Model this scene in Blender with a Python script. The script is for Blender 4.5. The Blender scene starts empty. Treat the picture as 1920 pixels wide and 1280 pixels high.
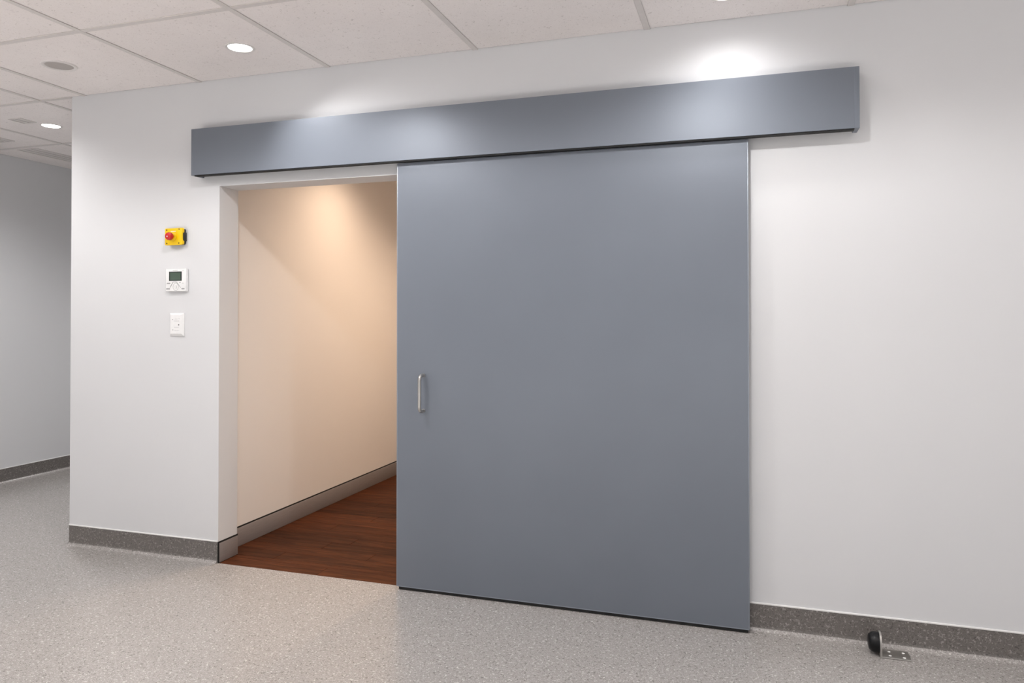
import bpy, bmesh, math, random
from mathutils import Vector, Matrix
random.seed(7)
S = bpy.context.scene
COL = S.collection

# ------------------------------------------------------------------ camera
CAM_POS = Vector((0.0, -3.4081, 1.383))
YAW, PITCH, FPX, PY = 0.3114, 0.0100, 1376.14, 576.62
cam = bpy.data.cameras.new('camera')
cam.sensor_width = 36.0
cam.sensor_fit = 'HORIZONTAL'
cam.lens = FPX * 36.0 / 1920.0
cam.shift_y = (PY - 640.0) / 1920.0
cam.clip_start = 0.05
camo = bpy.data.objects.new('camera', cam)
COL.objects.link(camo)
fw = Vector((-math.sin(YAW) * math.cos(PITCH), math.cos(YAW) * math.cos(PITCH), math.sin(PITCH)))
rt = Vector((math.cos(YAW), math.sin(YAW), 0))
up = rt.cross(fw)
m = Matrix((rt, up, -fw)).transposed().to_4x4()
m.translation = CAM_POS
camo.matrix_world = m
S.camera = camo

# ------------------------------------------------------------------ world, exposure
w = bpy.data.worlds.new('world')
S.world = w
w.use_nodes = True
w.node_tree.nodes['Background'].inputs[0].default_value = (0.965, 0.98, 1.0, 1)
w.node_tree.nodes['Background'].inputs[1].default_value = 0.6
S.view_settings.view_transform = 'Standard'
S.view_settings.look = 'None'
S.view_settings.exposure = 0.05
S.view_settings.gamma = 1.0
S.view_settings.use_curve_mapping = False

# windows added behind the camera and at right for daylight, a portal in each
RX, BY, FY = 4.2, -5.4, 6.5
def portal(loc, rot, sx, sy):
    ld = bpy.data.lights.new('added_window_portal', 'AREA')
    ld.shape = 'RECTANGLE'
    ld.size, ld.size_y = sx, sy
    ld.cycles.is_portal = True
    o = bpy.data.objects.new('added_window_portal', ld)
    o.location = loc
    o.rotation_euler = rot
    COL.objects.link(o)
portal((-.8, BY - .05, 1.35), (math.pi / 2, 0, 0), 9.6, 2.5)
portal((RX + .05, -3.2, 1.35), (math.pi / 2, 0, math.pi / 2), 4.0, 2.5)

# sunlight added through that window: its bounce off the floor brightens the ceiling
sun = bpy.data.lights.new('sun', 'SUN')
sun.energy = 33.0
sun.angle = math.radians(1.0)
sun.color = (1.0, 0.99, 0.985)
suno = bpy.data.objects.new('sun', sun)
suno.rotation_euler = (math.radians(90 - 50), 0, math.radians(-4))
suno.location = (0, -8, 6)
COL.objects.link(suno)

# power of the lamps (each sits inside a downlight built further down)
COOL = (1.0, 0.98, 0.97)
WARM = (1.0, 0.74, 0.53)
P_WALL = 38.0      # downlights close to the long wall
P_NEAR = 80.0      # row of downlights about a metre out from the long wall, mostly added
P_ROOM = 62.0      # unseen downlights added further out in the room
P_HALL = 76.0      # warm downlight of the passage

# ------------------------------------------------------------------ materials
def new_mat(name):
    mt = bpy.data.materials.new(name)
    mt.use_nodes = True
    nt = mt.node_tree
    b = nt.nodes['Principled BSDF']
    return mt, nt, b

def N(nt, t, **kw):
    n = nt.nodes.new(t)
    for k, v in kw.items():
        setattr(n, k, v)
    return n

def coords(nt, scale=None):
    tc = N(nt, 'ShaderNodeTexCoord')
    if scale is None:
        return tc.outputs['Object']
    mp = N(nt, 'ShaderNodeMapping')
    mp.inputs['Scale'].default_value = scale
    nt.links.new(tc.outputs['Object'], mp.inputs['Vector'])
    return mp.outputs['Vector']

def noise(nt, vec, scale, detail=3, rough=0.5, dist=0.0):
    n = N(nt, 'ShaderNodeTexNoise')
    n.inputs['Scale'].default_value = scale
    n.inputs['Detail'].default_value = detail
    n.inputs['Roughness'].default_value = rough
    n.inputs['Distortion'].default_value = dist
    nt.links.new(vec, n.inputs['Vector'])
    return n.outputs['Fac']

def ramp(nt, fac, stops, interp='LINEAR'):
    r = N(nt, 'ShaderNodeValToRGB')
    r.color_ramp.interpolation = interp
    e = r.color_ramp.elements
    while len(e) < len(stops):
        e.new(0.5)
    for i, (p, c) in enumerate(stops):
        e[i].position = p
        e[i].color = c if len(c) == 4 else (*c, 1)
    nt.links.new(fac, r.inputs['Fac'])
    return r.outputs['Color']

def mixc(nt, fac, a, b, mode='MIX'):
    x = N(nt, 'ShaderNodeMix', data_type='RGBA', blend_type=mode)
    for sock, v in ((x.inputs[0], fac), (x.inputs[6], a), (x.inputs[7], b)):
        if hasattr(v, 'is_output'):
            nt.links.new(v, sock)
        elif isinstance(v, (int, float)):
            sock.default_value = v
        else:
            sock.default_value = (*v, 1)
    return x.outputs[2]

def bump(nt, b, h, strength=0.1, dist=0.002):
    bp = N(nt, 'ShaderNodeBump')
    bp.inputs['Strength'].default_value = strength
    bp.inputs['Distance'].default_value = dist
    nt.links.new(h, bp.inputs['Height'])
    nt.links.new(bp.outputs['Normal'], b.inputs['Normal'])

def plain(name, col, rough=0.5, metal=0.0, var=0.03, spec=0.5, scale=30):
    mt, nt, b = new_mat(name)
    v = coords(nt)
    f = noise(nt, v, scale, 2)
    lo = tuple(c * (1 - var) for c in col)
    hi = tuple(min(1, c * (1 + var)) for c in col)
    nt.links.new(ramp(nt, f, [(0.3, lo), (0.7, hi)]), b.inputs['Base Color'])
    b.inputs['Roughness'].default_value = rough
    b.inputs['Metallic'].default_value = metal
    b.inputs['Specular IOR Level'].default_value = spec
    return mt

def wall_paint(name, col):
    mt, nt, b = new_mat(name)
    v = coords(nt)
    f = noise(nt, v, 1.2, 2)
    nt.links.new(ramp(nt, f, [(0.3, tuple(c * .985 for c in col)), (0.7, col)]), b.inputs['Base Color'])
    b.inputs['Roughness'].default_value = 0.55
    b.inputs['Specular IOR Level'].default_value = 0.3
    bump(nt, b, noise(nt, v, 420, 2), 0.05, 0.0006)
    return mt

def vinyl(name, base, light, dark, rough):
    """speckled sheet vinyl: fine grain plus short curled flecks"""
    mt, nt, b = new_mat(name)
    v = coords(nt)
    grain = noise(nt, v, 230, 2, 0.6)
    c = ramp(nt, grain, [(0.32, tuple(x * .80 for x in base)), (0.5, base), (0.68, tuple(x * 1.2 for x in base))])
    # curled flecks: thin level lines of a coarse noise, broken up by a second one
    def worms(scale, seed, width, lo, hi):
        mp = N(nt, 'ShaderNodeMapping')
        mp.inputs['Location'].default_value = (seed, seed * 1.7, seed * .6)
        nt.links.new(v, mp.inputs['Vector'])
        n1 = noise(nt, mp.outputs['Vector'], scale, 1.5, 0.5, 0.4)
        line = ramp(nt, n1, [(0.5 - width, (0, 0, 0)), (0.5 - width * .3, (1, 1, 1)), (0.5 + width * .3, (1, 1, 1)), (0.5 + width, (0, 0, 0))])
        n2 = noise(nt, mp.outputs['Vector'], scale * 1.3 + 7, 1)
        msk = ramp(nt, n2, [(lo, (0, 0, 0)), (hi, (1, 1, 1))])
        return mixc(nt, 1.0, line, msk, 'MULTIPLY')
    c = mixc(nt, worms(62, 0.0, .045, .50, .56), c, light)
    c = mixc(nt, worms(70, 3.1, .040, .52, .58), c, dark)
    # bright chips
    vo = N(nt, 'ShaderNodeTexVoronoi')
    vo.inputs['Scale'].default_value = 46
    nt.links.new(v, vo.inputs['Vector'])
    chip = ramp(nt, vo.outputs['Distance'], [(0.11, (1, 1, 1)), (0.17, (0, 0, 0))])
    keep = N(nt, 'ShaderNodeSeparateColor')
    nt.links.new(vo.outputs['Color'], keep.inputs[0])
    sel = ramp(nt, keep.outputs[0], [(0.62, (0, 0, 0)), (0.66, (1, 1, 1))])
    c = mixc(nt, mixc(nt, 1.0, chip, sel, 'MULTIPLY'), c, tuple(min(1, x * 1.25) for x in light))
    nt.links.new(c, b.inputs['Base Color'])
    b.inputs['Roughness'].default_value = rough
    b.inputs['Specular IOR Level'].default_value = 0.5
    bump(nt, b, grain, 0.06, 0.0008)
    return mt

def timber(name):
    mt, nt, b = new_mat(name)
    tc = N(nt, 'ShaderNodeTexCoord')
    info = N(nt, 'ShaderNodeObjectInfo')
    ad = N(nt, 'ShaderNodeVectorMath', operation='ADD')
    sc = N(nt, 'ShaderNodeVectorMath', operation='SCALE')
    cmb = N(nt, 'ShaderNodeCombineXYZ')
    for i in range(3):
        nt.links.new(info.outputs['Random'], cmb.inputs[i])
    nt.links.new(cmb.outputs[0], sc.inputs[0])
    sc.inputs['Scale'].default_value = 37.0
    nt.links.new(tc.outputs['Object'], ad.inputs[0])
    nt.links.new(sc.outputs[0], ad.inputs[1])
    mp = N(nt, 'ShaderNodeMapping')
    mp.inputs['Scale'].default_value = (1.3, 16, 16)
    nt.links.new(ad.outputs[0], mp.inputs['Vector'])
    g = noise(nt, mp.outputs['Vector'], 3.2, 6, 0.6, 0.8)
    c = ramp(nt, g, [(0.30, (0.028, 0.0085, 0.0034)), (0.5, (0.062, 0.0195, 0.0076)), (0.70, (0.118, 0.039, 0.0155))])
    tone = ramp(nt, info.outputs['Random'], [(0, (0.74, .76, .78)), (1, (1.2, 1.18, 1.15))])
    c = mixc(nt, 1.0, c, tone, 'MULTIPLY')
    nt.links.new(c, b.inputs['Base Color'])
    b.inputs['Roughness'].default_value = 0.5
    b.inputs['Specular IOR Level'].default_value = 0.08
    bump(nt, b, g, 0.08, 0.001)
    return mt

def tile_mat(name):
    mt, nt, b = new_mat(name)
    tc = N(nt, 'ShaderNodeTexCoord')
    geo = N(nt, 'ShaderNodeNewGeometry')
    v = geo.outputs['Position']
    n0 = noise(nt, v, 5, 3)
    c = ramp(nt, n0, [(0.3, (0.86, 0.815, 0.80)), (0.7, (0.90, 0.855, 0.84))])
    fis = noise(nt, v, 75, 3, 0.65, 1.2)
    pits = ramp(nt, fis, [(0.32, (1, 1, 1)), (0.39, (0, 0, 0))])
    c = mixc(nt, pits, c, (0.58, 0.54, 0.52))
    nt.links.new(mixc(nt, 0.25, c, ramp(nt, noise(nt, v, 190, 2), [(0.35, (0.78, .74, .72)), (0.65, (0.92, .88, .865))])), b.inputs['Base Color'])
    b.inputs['Roughness'].default_value = 0.9
    b.inputs['Specular IOR Level'].default_value = 0.1
    bump(nt, b, fis, 0.25, 0.002)
    return mt

def emitter(name, col, strength):
    mt, nt, b = new_mat(name)
    v = coords(nt)
    n = noise(nt, v, 60, 1)
    nt.links.new(ramp(nt, n, [(0, col), (1, tuple(c * .98 for c in col))]), b.inputs['Emission Color'])
    b.inputs['Emission Strength'].default_value = strength
    b.inputs['Base Color'].default_value = (*col, 1)
    return mt

def satin_paint(name, col, rough):
    mt, nt, b = new_mat(name)
    v = coords(nt)
    f = noise(nt, v, 2.0, 2)
    nt.links.new(ramp(nt, f, [(0.3, tuple(c * .97 for c in col)), (0.7, tuple(c * 1.03 for c in col))]), b.inputs['Base Color'])
    b.inputs['Roughness'].default_value = rough
    b.inputs['Metallic'].default_value = 0.25
    b.inputs['Specular IOR Level'].default_value = 0.5
    bump(nt, b, noise(nt, v, 600, 2), 0.03, 0.0004)
    return mt

def brushed(name, col, rough, stretch=(2, 2, 300)):
    mt, nt, b = new_mat(name)
    v = coords(nt, stretch)
    f = noise(nt, v, 4, 3)
    nt.links.new(ramp(nt, f, [(0.3, tuple(c * .9 for c in col)), (0.7, tuple(min(1, c * 1.08) for c in col))]), b.inputs['Base Color'])
    b.inputs['Roughness'].default_value = rough
    b.inputs['Metallic'].default_value = 0.9
    return mt

M = {}
M['wall'] = wall_paint('white wall paint', (0.664, 0.669, 0.682))
M['hall'] = wall_paint('passage wall paint', (0.80, 0.765, 0.735))
M['vinyl'] = vinyl('speckled grey vinyl', (0.330, 0.311, 0.298), (0.51, 0.488, 0.47), (0.17, 0.158, 0.150), 0.25)
M['cove'] = vinyl('shade darkened grey vinyl', (0.150, 0.137, 0.127), (0.30, 0.28, 0.265), (0.075, 0.068, 0.062), 0.33)  # floor vinyl made darker: shade on the upright skirting put into the colour
M['timber'] = timber('dark timber')
M['timber_gap'] = plain('dark joint', (0.012, 0.006, 0.004), 0.8)
M['tile'] = tile_mat('mineral ceiling tile')
M['bar'] = plain('off white ceiling bar', (0.69, 0.655, 0.635), 0.5)
M['plenum'] = plain('dark plenum', (0.25, 0.24, 0.23), 0.9)
M['door'] = satin_paint('blue grey satin paint', (0.168, 0.188, 0.224), 0.40)
M['door_edge'] = satin_paint('blue grey edge paint', (0.255, 0.282, 0.325), 0.34)
M['track'] = plain('dark track metal', (0.02, 0.02, 0.021), 0.5, 0.3)
M['black'] = plain('black plastic', (0.008, 0.008, 0.009), 0.4)
M['rubber'] = plain('black rubber', (0.004, 0.004, 0.005), 0.33, 0, .03, .3)
M['steel'] = brushed('brushed stainless steel', (0.50, 0.485, 0.46), 0.30)
M['alu'] = brushed('brushed aluminium skirting', (0.31, 0.28, 0.272), 0.42, (3, 3, 200))
M['alu'].node_tree.nodes['Principled BSDF'].inputs['Metallic'].default_value = 0.35
M['gapblack'] = plain('black joint and gap shade', (0.006, 0.006, 0.006), 0.7)  # skirting joint backing, and painted-in shade of the door and cover gaps
M['bead'] = plain('white sealant bead', (0.84, 0.83, 0.82), 0.4)
M['white'] = plain('white plastic', (0.80, 0.80, 0.80), 0.32)
M['white2'] = plain('pale plastic key', (0.72, 0.72, 0.72), 0.35)
M['print'] = plain('grey print', (0.22, 0.22, 0.23), 0.6)
M['fprint'] = plain('faint grey print', (0.50, 0.50, 0.50), 0.6)
M['lcd'] = plain('green lcd', (0.065, 0.10, 0.075), 0.28)
M['lcdframe'] = plain('dark lcd frame', (0.022, 0.03, 0.026), 0.3)
M['yellow'] = plain('yellow plastic', (0.86, 0.56, 0.0), 0.35)
M['red'] = plain('red plastic', (0.50, 0.010, 0.012), 0.25)
M['screw'] = plain('dark screw', (0.05, 0.018, 0.01), 0.4)
M['grille'] = plain('grey speaker mesh', (0.45, 0.42, 0.40), 0.7)
M['trim'] = plain('off white trim', (0.74, 0.71, 0.69), 0.4)
M['vent'] = plain('grey vent slot', (0.46, 0.435, 0.42), 0.6)
M['lamp'] = emitter('lit diffuser', (1.0, 0.985, 0.97), 9.0)
M['lampwarm'] = emitter('warm lit diffuser', (1.0, 0.80, 0.58), 9.0)

# ------------------------------------------------------------------ mesh helpers
def box(bm, a, b, bev=0.0, seg=2):
    x0, y0, z0 = a
    x1, y1, z1 = b
    vs = [bm.verts.new(p) for p in ((x0, y0, z0), (x1, y0, z0), (x1, y1, z0), (x0, y1, z0),
                                    (x0, y0, z1), (x1, y0, z1), (x1, y1, z1), (x0, y1, z1))]
    fs = [bm.faces.new([vs[i] for i in q]) for q in ((0, 3, 2, 1), (4, 5, 6, 7), (0, 1, 5, 4), (1, 2, 6, 5), (2, 3, 7, 6), (3, 0, 4, 7))]
    if bev > 0:
        es = list({e for f in fs for e in f.edges})
        bmesh.ops.bevel(bm, geom=es, offset=bev, segments=seg, affect='EDGES', profile=0.5)

def lathe(bm, prof, origin, axis='z', n=32):
    """prof: list of (radius, height) turned about an axis"""
    rings = []
    for r, h in prof:
        ring = []
        for i in range(n):
            a = 2 * math.pi * i / n
            c, s = r * math.cos(a), r * math.sin(a)
            p = {'z': (c, s, h), 'y': (c, h, s), 'x': (h, c, s)}[axis]
            ring.append(bm.verts.new((p[0] + origin[0], p[1] + origin[1], p[2] + origin[2])))
        rings.append(ring)
    for k in range(len(rings) - 1):
        for i in range(n):
            j = (i + 1) % n
            bm.faces.new((rings[k][i], rings[k][j], rings[k + 1][j], rings[k + 1][i]))
    for ring in (rings[0], rings[-1]):
        bm.faces.new(ring)

def sweep(bm, path, r, n=14):
    """round tube along a list of points"""
    pts = [Vector(p) for p in path]
    rings = []
    ref = Vector((1, 0.03, 0))
    for i, p in enumerate(pts):
        t = (pts[min(i + 1, len(pts) - 1)] - pts[max(i - 1, 0)]).normalized()
        u = t.cross(ref).normalized()
        v2 = t.cross(u).normalized()
        rings.append([bm.verts.new(p + (u * math.cos(2 * math.pi * k / n) + v2 * math.sin(2 * math.pi * k / n)) * r) for k in range(n)])
    for a, b in zip(rings, rings[1:]):
        for k in range(n):
            bm.faces.new((a[k], a[(k + 1) % n], b[(k + 1) % n], b[k]))
    bm.faces.new(rings[0])
    bm.faces.new(rings[-1])

def prism(bm, poly, axis, a0, a1):
    """extrude a closed 2D polygon along an axis (poly in the two other axes, in order)"""
    def P(p, a):
        return {'x': (a, p[0], p[1]), 'y': (p[0], a, p[1]), 'z': (p[0], p[1], a)}[axis]
    A = [bm.verts.new(P(p, a0)) for p in poly]
    B = [bm.verts.new(P(p, a1)) for p in poly]
    n = len(poly)
    for i in range(n):
        j = (i + 1) % n
        bm.faces.new((A[i], A[j], B[j], B[i]))
    bm.faces.new(A)
    bm.faces.new(B)

def finish(bm, name, mat, parent=None, smooth=False, origin=None):
    bmesh.ops.recalc_face_normals(bm, faces=bm.faces[:])
    me = bpy.data.meshes.new(name)
    if origin is not None:
        bmesh.ops.translate(bm, verts=bm.verts[:], vec=-Vector(origin))
    bm.to_mesh(me)
    bm.free()
    me.materials.append(M[mat])
    if smooth:
        for p in me.polygons:
            p.use_smooth = True
        me.set_sharp_from_angle(angle=math.radians(40))
    o = bpy.data.objects.new(name, me)
    COL.objects.link(o)
    if origin is not None:
        o.location = origin
    if parent is not None:
        o.parent = parent
        o.matrix_parent_inverse = Matrix.Identity(4)
        o.location = Vector(o.location) - (parent.location if parent else Vector())
    return o

def boxobj(name, a, b, mat, parent=None, bev=0.0, seg=2, smooth=False):
    bm = bmesh.new()
    box(bm, a, b, bev, seg)
    c = tuple((p + q) / 2 for p, q in zip(a, b))
    return finish(bm, name, mat, parent, smooth or bev > 0, c)

def thing(name, loc, label, cat, group=None):
    o = bpy.data.objects.new(name, None)
    o.empty_display_size = 0.05
    o.location = loc
    COL.objects.link(o)
    return tag(o, label, cat, group)

def tag(o, label, cat, group=None, kind=None):
    o['label'] = label
    if cat:
        o['category'] = cat
    if group:
        o['group'] = group
    if kind:
        o['kind'] = kind
    return o

def struct(o, label, cat):
    return tag(o, label, cat, None, 'structure')

# ------------------------------------------------------------------ the room
H = 2.7
XC = -3.90            # free corner of the long wall
JX = -2.819           # left jamb of the doorway
OX = -1.58            # right jamb, behind the door
JZ = 2.105            # head of the doorway
WT = 0.159            # wall thickness
HX = -2.911           # left wall of the passage behind the doorway
LX = -5.841           # left wall of the side corridor

# vinyl floor
bm = bmesh.new()
box(bm, (LX - .1, BY - .1, -.1), (RX + .1, 0.0, 0.0))
box(bm, (LX - .1, 0.0, -.1), (XC + 0.1, FY + .1, 0.0))
struct(finish(bm, 'floor', 'vinyl'), 'speckled grey sheet vinyl floor of the room', 'floor')

# long wall with the doorway
bm = bmesh.new()
box(bm, (XC, 0, 0), (JX, WT, H + .06))
box(bm, (JX, 0, JZ), (OX, WT, H + .06))
box(bm, (OX, 0, 0), (RX + .1, WT, H + .06))
struct(finish(bm, 'wall_front', 'wall'), 'white painted wall with the sliding door and its doorway', 'wall')
struct(boxobj('wall_corner', (XC, WT, 0), (XC + .1, FY, H + .06), 'wall'), 'white wall turning back from the free corner into the corridor', 'wall')
struct(boxobj('wall_left', (LX - .1, BY, 0), (LX, FY, H + .06), 'wall'), 'shaded white wall at the far left of the corridor', 'wall')
bm = bmesh.new()
box(bm, (RX, BY, 0), (RX + .1, 0, .1)); box(bm, (RX, BY, 2.6), (RX + .1, 0, H + .06))
box(bm, (RX, BY, .1), (RX + .1, -5.2, 2.6)); box(bm, (RX, -1.2, .1), (RX + .1, 0, 2.6))
struct(finish(bm, 'wall_right', 'wall'), 'white wall with an added window closing the room on the right', 'wall')
bm = bmesh.new()
box(bm, (LX - .1, BY - .1, 0), (RX + .1, BY, .1)); box(bm, (LX - .1, BY - .1, 2.6), (RX + .1, BY, H + .06))
box(bm, (LX - .1, BY - .1, .1), (-5.6, BY, 2.6)); box(bm, (4.0, BY - .1, .1), (RX + .1, BY, 2.6))
struct(finish(bm, 'wall_back', 'wall'), 'white wall with an added wide window behind the camera', 'wall')
# frames of the unseen windows added to let in daylight
bm = bmesh.new()
for i in range(7):
    x = -5.6 + 9.6 * i / 6
    box(bm, (x - .03, BY - .08, .1), (x + .03, BY - .02, 2.6))
box(bm, (-5.6, BY - .08, .1), (4.0, BY - .02, .15)); box(bm, (-5.6, BY - .08, 2.55), (4.0, BY - .02, 2.6))
struct(finish(bm, 'added_window_1', 'bar'), 'wide framed window added behind the camera for daylight', 'window')
bm = bmesh.new()
for i in range(4):
    y = -5.2 + 4.0 * i / 3
    box(bm, (RX + .02, y - .025, .1), (RX + .08, y + .025, 2.6))
box(bm, (RX + .02, -5.2, .1), (RX + .08, -1.2, .15)); box(bm, (RX + .02, -5.2, 2.55), (RX + .08, -1.2, 2.6))
struct(finish(bm, 'added_window_2', 'bar'), 'tall framed window added in the right wall for daylight', 'window')
struct(boxobj('wall_corridor_end', (LX - .1, FY, 0), (XC + .1, FY + .1, H + .06), 'wall'), 'white wall at the end of the corridor', 'wall')

# passage behind the doorway
PX1, PY1 = -1.0, 5.2
struct(boxobj('wall_passage_left', (HX - .1, WT, 0), (HX, PY1, 2.72), 'hall'), 'cream wall seen through the doorway under warm light', 'wall')
struct(boxobj('wall_passage_right', (PX1, WT, 0), (PX1 + .1, PY1, 2.72), 'hall'), 'cream wall of the passage hidden behind the door', 'wall')
struct(boxobj('wall_passage_end', (HX - .1, PY1, 0), (PX1 + .1, PY1 + .1, 2.72), 'hall'), 'cream wall at the end of the passage', 'wall')
struct(boxobj('ceiling_passage', (HX - .1, WT, 2.66), (PX1 + .1, PY1 + .1, 2.76), 'hall'), 'plain ceiling of the passage behind the doorway', 'ceiling')

# timber planks of the passage floor: each its own piece on a dark base
fp = struct(boxobj('floor_passage', (HX - .05, 0.0, -.1), (PX1 + .05, PY1 + .05, -.006), 'timber_gap'), 'dark brown timber plank floor in the doorway and passage', 'floor')
PW = 0.118
plank_mesh = {}
def plank(x0, x1, y0, y1):
    key = (round(x1 - x0, 3), round(y1 - y0, 3))
    if key not in plank_mesh:
        b2 = bmesh.new()
        hx, hy = key[0] / 2 - .0006, key[1] / 2 - .0006
        box(b2, (-hx, -hy, -.006), (hx, hy, 0.0), 0.0008, 1)
        bmesh.ops.recalc_face_normals(b2, faces=b2.faces[:])
        me = bpy.data.meshes.new('plank')
        b2.to_mesh(me); b2.free()
        me.materials.append(M['timber'])
        plank_mesh[key] = me
    o = bpy.data.objects.new('plank', plank_mesh[key])
    COL.objects.link(o)
    o.parent = fp
    o.location = Vector(((x0 + x1) / 2, (y0 + y1) / 2, 0.0005)) - fp.location
y = 0.0
row = 0
while y < PY1 - .01:
    y1 = min(y + PW, PY1)
    xl = JX + .006 if y < WT else HX
    xr = OX if y < WT else PX1
    if y < WT < y1:
        y1 = WT
    x = xl
    first = [0.62, 1.05, 0.34, 0.86, 0.5][row % 5]
    while x < xr - .01:
        x1 = min(x + first, xr)
        if xr - x1 < .12:
            x1 = xr
        plank(x, x1, y, y1)
        x = x1
        first = 1.15
    y = y1
    row += 1

# coved vinyl skirting
CT, CH, CR = 0.004, 0.117, 0.027
def strip_profile(s):
    pts = [(0, CH), (s * CT, CH)]
    for i in range(5):
        a = math.pi / 2 * i / 12
        pts.append((s * (CT + CR - CR * math.cos(a)), 0.0012 + CR - CR * math.sin(a)))
    return pts + [(0, pts[-1][1])]
def fillet_profile(s):
    pts = []
    for i in range(4, 13):
        a = math.pi / 2 * i / 12
        pts.append((s * (CT + CR - CR * math.cos(a)), 0.0012 + CR - CR * math.sin(a)))
    return pts + [(s * (CT + CR + .02), 0.0004), (s * (CT + CR + .02), 0.0), (0, 0.0), (0, pts[0][1])]
def cove(name, axis, a0, a1, w0, s, label):
    """vinyl strip with shade put into its colour, the floor sheet turned up below it as a curved fillet, white bead on top"""
    bm = bmesh.new()
    prism(bm, [(w0 + a, z) for a, z in strip_profile(s)], axis, a0, a1)
    o = struct(finish(bm, name, 'cove', None, True), label, 'skirting')
    bm = bmesh.new()
    prism(bm, [(w0 + a, z) for a, z in fillet_profile(s)], axis, a0, a1)
    finish(bm, 'floor_fillet', 'vinyl', o, True)
    lo, hi = min(w0, w0 + s * .006), max(w0, w0 + s * .006)
    bm = bmesh.new()
    if axis == 'x':
        box(bm, (a0, lo, CH), (a1, hi, CH + .0075), .002, 2)
    else:
        box(bm, (lo, a0, CH), (hi, a1, CH + .0075), .002, 2)
    finish(bm, 'sealant_bead', 'bead', o, True)
    return o
def cove_x(name, x0, x1, yw, s, label):
    return cove(name, 'x', x0, x1, yw, s, label)
def cove_y(name, y0, y1, xw, s, label):
    return cove(name, 'y', y0, y1, xw, s, label)
cove_x('baseboard_front', XC, JX - .003, 0, -1, 'speckled grey coved vinyl skirting with shade in its colour left of the doorway')
cove_x('baseboard_right', OX, RX, 0, -1, 'speckled grey coved vinyl skirting with shade in its colour right of the sliding door')
cove_y('baseboard_left', BY, FY, LX, 1, 'speckled grey coved vinyl skirting with shade in its colour along the far left wall')
cove_y('baseboard_corner', 0.0, FY, XC, -1, 'speckled grey coved vinyl skirting with shade in its colour around the free corner')

# flat metal skirting inside the doorway: plate on a black backing strip
bk = boxobj('baseboard_jamb', (JX, -.004, 0), (JX + .0025, WT + .004, .1185), 'gapblack')
struct(bk, 'short brushed metal skirting on the left door jamb', 'skirting')
boxobj('metal_plate', (JX + .0025, .005, .002), (JX + .006, WT, .1095), 'alu', bk, .0012, 2)
bk = boxobj('baseboard_passage', (HX, WT, 0), (HX + .003, PY1, .1185), 'gapblack')
struct(bk, 'long brushed metal skirting receding along the cream passage wall', 'skirting')
boxobj('metal_plate', (HX + .003, WT + .001, .002), (HX + .011, PY1, .1105), 'alu', bk, .0012, 2)

# ------------------------------------------------------------------ suspended ceiling
ceil = struct(boxobj('ceiling', (LX - .1, BY - .1, H + .06), (RX + .1, FY + .1, H + .16), 'plenum'), 'suspended ceiling of speckled mineral tiles in a pale grid', 'ceiling')
cols_main = [LX, -5.032, -4.156, -3.80, -2.955, -2.125, -1.288, -0.44, 0.42, 1.27, 2.12, 2.97, 3.82, RX]
rows_main = [0.0, -0.785, -1.63, -2.475, -3.32, -4.165, -5.01, BY]
cols_cor = [LX, -5.032, -4.156, XC]
rows_cor = [0.0, 0.905, 1.75, 2.6, 3.45, 4.3, 5.15, 6.0, FY]
tmesh = {}
BW = 0.0145
def ctile(x0, x1, y0, y1):
    key = (round(x1 - x0, 3), round(y1 - y0, 3))
    if key not in tmesh:
        b2 = bmesh.new()
        hx, hy = key[0] / 2 - .004, key[1] / 2 - .004
        box(b2, (-hx, -hy, 0), (hx, hy, .016), 0.0012, 1)
        bmesh.ops.recalc_face_normals(b2, faces=b2.faces[:])
        me = bpy.data.meshes.new('ceiling_tile')
        b2.to_mesh(me); b2.free()
        me.materials.append(M['tile'])
        tmesh[key] = me
    o = bpy.data.objects.new('ceiling_tile', tmesh[key])
    COL.objects.link(o)
    o.parent = ceil
    o.location = Vector(((x0 + x1) / 2, (y0 + y1) / 2, H + .0045)) - ceil.location
for cols, rows in ((cols_main, rows_main), (cols_cor, rows_cor)):
    for a, b in zip(cols, cols[1:]):
        for c, d in zip(rows, rows[1:]):
            ctile(a, b, min(c, d), max(c, d))
def bar(a, b):
    boxobj('grid_bar', a, b, 'bar', ceil, .001, 1)
for x in cols_main[1:-1]:
    y1 = FY if x < -4 else -0.001
    bar((x - BW, BY, H), (x + BW, y1, H + .004))
for yy in rows_main[1:-1]:
    xs = cols_main
    for a, b in zip(xs, xs[1:]):
        bar((a + (BW if a != LX else 0), yy - BW, H + .0003), (b - (BW if b != RX else 0), yy + BW, H + .004))
for yy in [0.0] + rows_cor[1:-1]:
    for a, b in zip(cols_cor, cols_cor[1:]):
        bar((a + (BW if a != LX else 0), yy - BW, H + .0003), (b - (BW if b != XC else -.0 if yy > 0 else -.004), yy + BW, H + .004))

# ------------------------------------------------------------------ sliding door with its cover
DX0, DX1, DZ0, DZ1, DY = -1.6935, 0.0026, 0.0167, 2.1505, -0.050
door = thing('sliding_door', ((DX0 + DX1) / 2, -.038, 0), 'large blue-grey sliding door leaf half open in front of the doorway', 'door')
boxobj('leaf', (DX0 + .005, DY, DZ0 + .003), (DX1 - .005, -.020, DZ1), 'door', door)
boxobj('edge_strip', (DX0, DY - .0006, DZ0), (DX0 + .005, -.020, DZ1), 'door_edge', door, .0012, 2)
boxobj('edge_strip', (DX1 - .005, DY - .0006, DZ0), (DX1, -.020, DZ1), 'door_edge', door, .0012, 2)
boxobj('bottom_strip', (DX0 + .005, DY - .0006, DZ0), (DX1 - .005, -.020, DZ0 + .004), 'door_edge', door)
boxobj('bottom_gap_shade', (DX0 + .012, DY + .004, .0035), (DX1 - .006, -.024, DZ0 + .002), 'gapblack', door)  # black strip put in as the shade under the door
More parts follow.
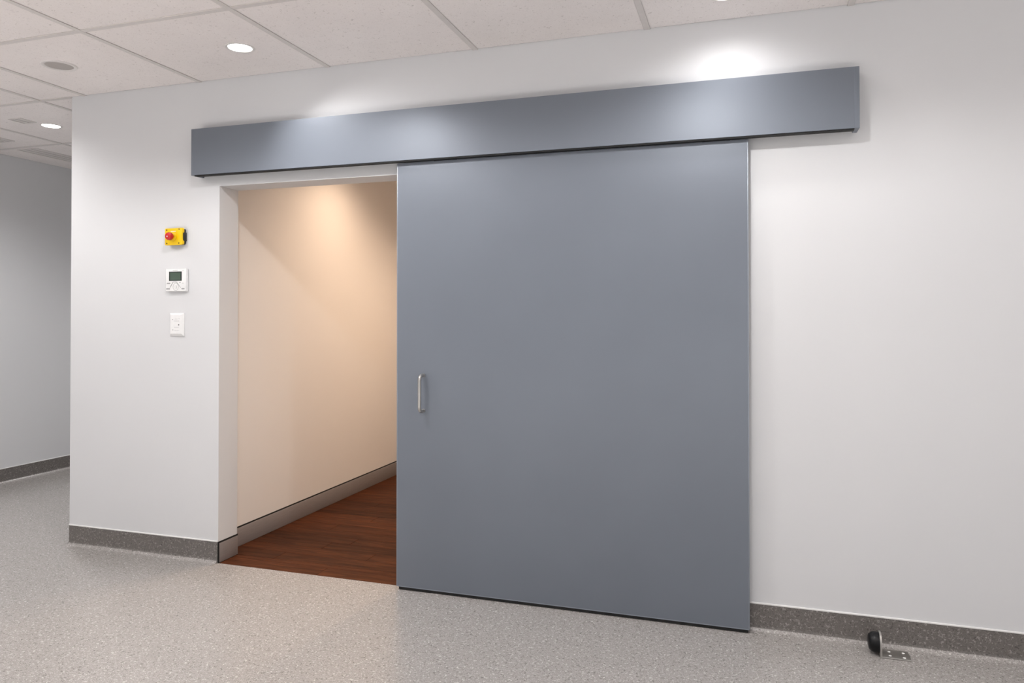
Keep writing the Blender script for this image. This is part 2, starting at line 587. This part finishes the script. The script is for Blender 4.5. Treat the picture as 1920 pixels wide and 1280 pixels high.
# D-shaped pull handle
hp = bmesh.new()
hx, z0, z1, yo, rr = -1.545, 0.905, 1.082, DY - .048, .022
path = [(hx, DY + .002, z1), (hx, yo + rr, z1)]
for i in range(1, 8):
    a = math.pi / 2 * i / 7
    path.append((hx, yo + rr - rr * math.sin(a), z1 - rr + rr * math.cos(a)))
path.append((hx, yo, (z0 + z1) / 2))
for i in range(0, 7):
    a = math.pi / 2 * i / 7
    path.append((hx, yo + rr - rr * math.cos(a), z0 + rr - rr * math.sin(a)))
path += [(hx, yo + rr, z0), (hx, DY + .002, z0)]
sweep(hp, path, .0085, 16)
ho = finish(hp, 'pull_handle', 'steel', door, True)
ho['label'] = 'brushed steel D-shaped pull handle'
for zz in (z0, z1):
    bm = bmesh.new()
    lathe(bm, [(.0095, DY - .003), (.0095, DY + .001)], (hx, 0, zz), 'y', 20)
    o = finish(bm, 'mount_ring', 'steel', None, True)
    o.parent = ho
    o.location = Vector((0, 0, 0))

HX0, HX1, HZ0, HZ1, HY = -2.942, 0.4416, 2.158, 2.414, -0.0828
hd = thing('track_cover', ((HX0 + HX1) / 2, 0, HZ0), 'long blue-grey box cover over the sliding door track on the wall', 'track cover')
bm = bmesh.new()
# front plate with a short return at the bottom and the top closing plate, one folded sheet
prism(bm, [(HY, HZ0), (HY, HZ1), (-.0005, HZ1), (-.0005, HZ1 - .003), (HY + .003, HZ1 - .003), (HY + .003, HZ0)], 'x', HX0 + .002, HX1 - .002)
finish(bm, 'cover_sheet', 'door', hd, False)
for a, b in ((HX0, HX0 + .0195), (HX1 - .0195, HX1)):
    boxobj('end_cap', (a, HY - .0005, HZ0 - .001), (b, -.0005, HZ1 + .0003), 'door', hd, .001, 1)
boxobj('cover_gap_shade', (HX0 + .02, HY + .0035, HZ0 - .0065), (HX1 - .02, DY - .002, HZ0 + .016), 'gapblack', hd)  # black strip put in as the shade line under the cover
boxobj('track_rail', (HX0 + .03, -.058, HZ0 + .075), (HX1 - .03, -.001, HZ0 + .13), 'track', hd)
for i in range(2):
    xx = DX0 + .2 + i * 1.3
    boxobj('door_hanger', (xx, -.046, DZ1), (xx + .12, -.028, HZ0 + .075), 'track', hd, .003, 2)

# ------------------------------------------------------------------ wall devices
# emergency stop
es = thing('emergency_stop_button', (-3.10, 0, 1.827), 'yellow emergency stop box with red knob, topmost of the wall devices', 'emergency stop')
ex0, ex1, ez0, ez1 = -3.164, -3.042, 1.780, 1.876
boxobj('base_box', (ex0 + .005, -.022, ez0 + .003), (ex1 - .002, 0, ez1 - .003), 'black', es, .008, 3)
boxobj('side_grip', (ex1 - .006, -.026, ez0 + .022), (ex1 + .0015, -.002, ez1 - .024), 'black', es, .002, 2)
bm = bmesh.new()
c = .010
lip = .004
poly = [(ex0 + c * .4, ez0), (ex1 - c, ez0), (ex1, ez0 + c * .6), (ex1, ez0 + .024), (ex1 - lip, ez0 + .029), (ex1 - lip, ez1 - .030), (ex1, ez1 - .025), (ex1, ez1 - c * .4), (ex1 - c * .4, ez1), (ex0 + c * .4, ez1), (ex0, ez1 - c * .4), (ex0, ez0 + c * .4)]
prism(bm, poly, 'y', -.036, -.021)
bmesh.ops.recalc_face_normals(bm, faces=bm.faces[:])
front = [e for e in bm.edges if all(abs(v.co.y + .036) < 1e-6 for v in e.verts)]
bmesh.ops.bevel(bm, geom=front, offset=.002, segments=2, affect='EDGES', profile=.5)
lid = finish(bm, 'lid', 'yellow', es, True)
for sx, sz in ((-3.151, 1.866), (-3.064, 1.869), (-3.150, 1.790), (-3.066, 1.790)):
    bm = bmesh.new()
    lathe(bm, [(.0040, -.0368), (.0040, -.034)], (sx, 0, sz), 'y', 14)
    finish(bm, 'screw', 'screw', es, True)
bm = bmesh.new()
lathe(bm, [(.024, -.036), (.024, -.0405), (.021, -.043), (.010, -.043)], (-3.106, 0, 1.827), 'y', 28)
finish(bm, 'collar', 'yellow', es, True)
bm = bmesh.new()
lathe(bm, [(.011, -.040), (.011, -.053), (.0205, -.055), (.0225, -.059), (.0225, -.070), (.020, -.076), (.013, -.079), (.004, -.080)], (-3.106, 0, 1.827), 'y', 32)
kn = finish(bm, 'knob', 'red', es, True)
boxobj('print_bar', (-3.122, -.0367, 1.8552), (-3.088, -.0358, 1.8592), 'bead', es)
bm = bmesh.new()
lathe(bm, [(.0036, -.0803), (.0036, -.0795)], (-3.108, 0, 1.825), 'y', 14)
o = finish(bm, 'white_mark', 'bead', None, True)
o.parent = kn
o.location = (0, 0, 0)

# thermostat
th = thing('thermostat', (-3.10, 0, 1.582), 'white wall thermostat with a dark green screen, middle of the wall devices', 'thermostat')
boxobj('housing', (-3.171, -.022, 1.517), (-3.029, -.0, 1.647), 'white', th, .004, 3)
FYT = -.0225
sc = boxobj('screen_frame', (-3.146, FYT - .0003, 1.577), (-3.057, -.020, 1.630), 'lcdframe', th)
o = boxobj('screen', (-3.139, FYT - .0007, 1.582), (-3.065, -.0222, 1.6245), 'lcd')
o.parent = sc
o.location = Vector(o.location) - sc.location - th.location
# keypad: a peaked surround, a ring and a centre key
def outline(bm, poly, wdt, y0, y1):
    cx = sum(p[0] for p in poly) / len(poly)
    cz = sum(p[1] for p in poly) / len(poly)
    n = len(poly)
    for i in range(n):
        a = Vector(poly[i]); b = Vector(poly[(i + 1) % n])
        d = (b - a)
        if d.length < 1e-6:
            continue
        nrm = Vector((-d.y, d.x)).normalized() * wdt / 2
        q = [a + nrm, b + nrm, b - nrm, a - nrm]
        prism(bm, [(p.x, p.y) for p in q], 'y', y0, y1)
bm = bmesh.new()
pk = [(-3.138, 1.541), (-3.118, 1.571), (-3.094, 1.571), (-3.064, 1.538)]
for a, b in zip(pk, pk[1:]):
    outline(bm, [a, b], .0018, FYT - .0002, -.021)
finish(bm, 'keypad_outline', 'fprint', th)
bm = bmesh.new()
outline(bm, [(-3.099 + .018 * math.cos(t * math.pi / 12), 1.543 + .021 * math.sin(t * math.pi / 12)) for t in range(24)], .002, FYT - .0002, -.021)
finish(bm, 'ring_key', 'fprint', th)
bm = bmesh.new()
prism(bm, [(-3.099 + .008 * math.cos(t * math.pi / 8), 1.543 + .010 * math.sin(t * math.pi / 8)) for t in range(16)], 'y', FYT - .002, -.021)
finish(bm, 'centre_key', 'white2', th, True)
def marks(parent, y, rows, mat):
    for x0, x1, z, hh, n in rows:
        bm = bmesh.new()
        stp = (x1 - x0) / n
        for i in range(n):
            k = 0.72 + .5 * ((i * 7) % 3) / 3
            box(bm, (x0 + i * stp, y - .0002, z - hh / 2 * k), (x0 + i * stp + stp * .62, y + .0012, z + hh / 2 * k))
        finish(bm, 'print_mark', mat, parent)
marks(th, FYT, [(-3.161, -3.137, 1.564, .0055, 6), (-3.166, -3.140, 1.532, .007, 6), (-3.058, -3.037, 1.532, .0075, 5), (-3.073, -3.064, 1.568, .0055, 2)], 'print')
marks(th, FYT, [(-3.121, -3.086, 1.6375, .004, 9), (-3.056, -3.042, 1.564, .003, 5), (-3.053, -3.043, 1.636, .003, 3)], 'fprint')

# small wall plate
wp = thing('wall_plate', (-3.10, 0, 1.328), 'small white wall plate with a black dot, lowest of the wall devices', 'wall plate')
bm = bmesh.new()
def rectring(x0, x1, z0, z1, y):
    return [bm.verts.new((x0, y, z0)), bm.verts.new((x1, y, z0)), bm.verts.new((x1, y, z1)), bm.verts.new((x0, y, z1))]
px0, px1, pz0, pz1 = -3.151, -3.055, 1.263, 1.394
rg = [rectring(px0, px1, pz0, pz1, 0), rectring(px0, px1, pz0, pz1, -.006), rectring(px0 + .006, px1 - .009, pz0 + .012, pz1 - .007, -.0125), rectring(px0 + .010, px1 - .017, pz0 + .018, pz1 - .013, -.0135)]
for a, b in zip(rg, rg[1:]):
    for i in range(4):
        bm.faces.new((a[i], a[(i + 1) % 4], b[(i + 1) % 4], b[i]))
bm.faces.new(rg[0]); bm.faces.new(rg[-1])
finish(bm, 'plate', 'white', wp)
bm = bmesh.new()
lathe(bm, [(.0036, -.0142), (.0036, -.012)], (-3.085, 0, 1.327), 'y', 16)
finish(bm, 'sensor_dot', 'black', wp, True)
for gx, gz in ((-3.128, 1.357), (-3.126, 1.298)):
    bm = bmesh.new()
    lathe(bm, [(.0026, -.0142), (.0026, -.012)], (gx, 0, gz), 'y', 14)
    finish(bm, 'screw_cap', 'print', wp, True)
marks(wp, -.0138, [(-3.119, -3.081, 1.349, .004, 10), (-3.117, -3.083, 1.313, .004, 9), (-3.116, -3.081, 1.295, .0025, 8), (-3.085, -3.079, 1.362, .005, 2), (-3.112, -3.092, 1.360, .003, 5)], 'fprint')

# ------------------------------------------------------------------ door stop on the floor
ds = thing('door_stop', (0.55, -.078, 0), 'metal angle door stop with black rubber bumper on the floor', 'door stop')
bm = bmesh.new()
box(bm, (0.508, -.121, 0.0005), (0.617, -.040, .006), .0015, 2)
br = finish(bm, 'base_plate', 'steel', ds, True)
bm = bmesh.new()
yc, zt, hw = -.0805, .052, .0405
poly = [(yc - hw, .0005), (yc + hw, .0005)] + [(yc + hw * math.cos(math.pi * i / 14), zt + hw * math.sin(math.pi * i / 14)) for i in range(15)]
prism(bm, poly, 'x', .503, .510)
finish(bm, 'upright_plate', 'steel', ds, True)
bm = bmesh.new()
lathe(bm, [(.040, .503), (.040, .484), (.037, .475), (.033, .471), (.029, .466), (.016, .463), (.004, .4625)], (0, yc, .0465), 'x', 36)
finish(bm, 'rubber_bumper', 'rubber', ds, True)
for hx_, hy_ in ((.544, -.064), (.542, -.102), (.597, -.062), (.593, -.106)):
    bm = bmesh.new()
    lathe(bm, [(.0058, .005), (.0058, .0066), (.0035, .0078)], (hx_, hy_, 0), 'z', 16)
    o = finish(bm, 'screw_head', 'bead', None, True)
    o.parent = br
    o.location = (0, 0, 0)

# ------------------------------------------------------------------ downlights
def downlight(x, y, z, label, power, col=COOL, mat='lamp', size=150, blend=.75, r=.057, rad=.045, group='round recessed downlights', tilt=(0, 0)):
    t = thing('downlight', (x, y, z), label, 'downlight', group)
    bm = bmesh.new()
    lathe(bm, [(r, .004), (r, -.0015), (r + .004, -.004), (r + .013, -.003), (r + .016, .004)], (x, y, z), 'z', 40)
    # open ring: drop the two end caps
    for f in [f for f in bm.faces if len(f.verts) > 4]:
        bm.faces.remove(f)
    finish(bm, 'trim_ring', 'trim', t, True)
    bm = bmesh.new()
    lathe(bm, [(r, .003), (r - .001, -.0015), (r * .8, -.004), (r * .4, -.0055), (r * .05, -.006)], (x, y, z), 'z', 36)
    finish(bm, 'diffuser', mat, t, True)
    ld = bpy.data.lights.new('downlight_lamp', 'SPOT')
    ld.energy = power
    ld.color = col
    ld.spot_size = math.radians(size)
    ld.spot_blend = blend
    ld.shadow_soft_size = rad
    lo = bpy.data.objects.new('downlight_lamp', ld)
    COL.objects.link(lo)
    lo.parent = t
    lo.location = (0, 0, -.012)
    lo.rotation_euler = (tilt[0], tilt[1], 0)
    return t
ZT = H + .0045
downlight(-2.388, -.378, ZT, 'lit round downlight in the ceiling above the left end of the track cover', P_WALL * 1.5, tilt=(0, -.6), size=122, blend=1)
downlight(-4.632, .474, ZT, 'lit round downlight in the corridor ceiling at far left', P_WALL * 2.4)
downlight(-.085, -.275, ZT, 'lit round downlight at the top edge above the right half of the track cover', P_WALL * .5, blend=1, size=164)
downlight(-1.95, -1.02, ZT, 'lit round downlight out of view in front of the doorway', P_NEAR, blend=.4, size=156)
downlight(-.22, -1.12, ZT, 'added lit round downlight out of view in front of the sliding door', P_NEAR * .84, blend=.4, size=156)  # lamp added to brighten upper door and wall, as are the next two
downlight(1.15, -1.30, ZT, 'added lit round downlight out of view in front of the door stop', P_NEAR * .2, blend=.4, size=156)
downlight(-3.45, -1.55, ZT, 'added lit round downlight out of view in front of the wall devices', P_NEAR * .8, blend=.4, size=156)
downlight(-4.25, -.50, ZT, 'lit round downlight out of view near the corridor mouth', P_WALL * 1.2, blend=.8, rad=.03)
for xx, where in ((-4.45, 'nearest the far left wall'), (-2.2, 'second from the far left wall'), (.05, 'second from the right window'), (2.35, 'nearest the right window')):
    downlight(xx, -3.0, ZT, 'added lit downlight of the rear row out of view, ' + where, P_ROOM)  # row added to raise the general brightness of the room
downlight(2.35, -.6, ZT, 'added lit round downlight out of view above the right end of the wall', P_WALL * .5)  # lamp added for brightness on the wall
downlight(-4.75, 3.4, ZT, 'added lit round downlight out of view deeper in the corridor', P_WALL * 3)  # lamp added to brighten the corridor
downlight(-2.36, 1.28, 2.66, 'warm downlight out of view in the passage ceiling', P_HALL, WARM, 'lampwarm', blend=.85, rad=.08, group='warm passage downlights')
downlight(-1.45, 2.0, 2.66, 'added warm downlight out of view in the passage behind the door', P_HALL * 2.2, WARM, 'lampwarm', group='warm passage downlights')  # second passage lamp, added as fill light

# ------------------------------------------------------------------ ceiling speaker and vents
sp = thing('ceiling_speaker', (-3.468, -.456, ZT), 'round flush ceiling speaker with grey mesh and pale rim', 'speaker')
bm = bmesh.new()
lathe(bm, [(.066, .002), (.067, -.004), (.073, -.0075), (.083, -.006), (.0875, .002)], (-3.468, -.456, ZT), 'z', 44)
for f in [f for f in bm.faces if len(f.verts) > 4]:
    bm.faces.remove(f)
finish(bm, 'rim', 'trim', sp, True)
bm = bmesh.new()
lathe(bm, [(.0665, .001), (.0665, -.003), (.045, -.0042), (.003, -.005)], (-3.468, -.456, ZT), 'z', 40)
finish(bm, 'mesh_grille', 'grille', sp, True)

def vent(name, x0, x1, y0, y1, label, cat, n):
    t = thing(name, ((x0 + x1) / 2, (y0 + y1) / 2, ZT), label, cat)
    f = .008
    bm = bmesh.new()
    box(bm, (x0, y0, ZT - .004), (x1, y0 + f, ZT + .001))
    box(bm, (x0, y1 - f, ZT - .004), (x1, y1, ZT + .001))
    box(bm, (x0, y0 + f, ZT - .004), (x0 + f, y1 - f, ZT + .001))
    box(bm, (x1 - f, y0 + f, ZT - .004), (x1, y1 - f, ZT + .001))
    finish(bm, 'frame', 'bar', t)
    boxobj('slot_back', (x0 + f, y0 + f, ZT - .001), (x1 - f, y1 - f, ZT + .001), 'vent', t)
    stp = (x1 - x0 - 2 * f) / n
    for i in range(n):
        xx = x0 + f + i * stp
        boxobj('slat', (xx + stp * .25, y0 + f, ZT - .0035), (xx + stp * .9, y1 - f, ZT - .001), 'bar', t)
    return t
vent('slot_diffuser', -5.56, -5.36, 0.95, 2.3, 'long slotted air diffuser in the corridor ceiling by the left wall', 'air vent', 3)
vent('ceiling_vent', -5.45, -5.30, 0.52, 0.73, 'small dark ceiling vent at the left picture edge', 'air vent', 3)
vent('ceiling_vent', -4.75, -4.64, 0.25, 0.37, 'small flat square vent in the corridor ceiling beside the far downlight', 'air vent', 2)
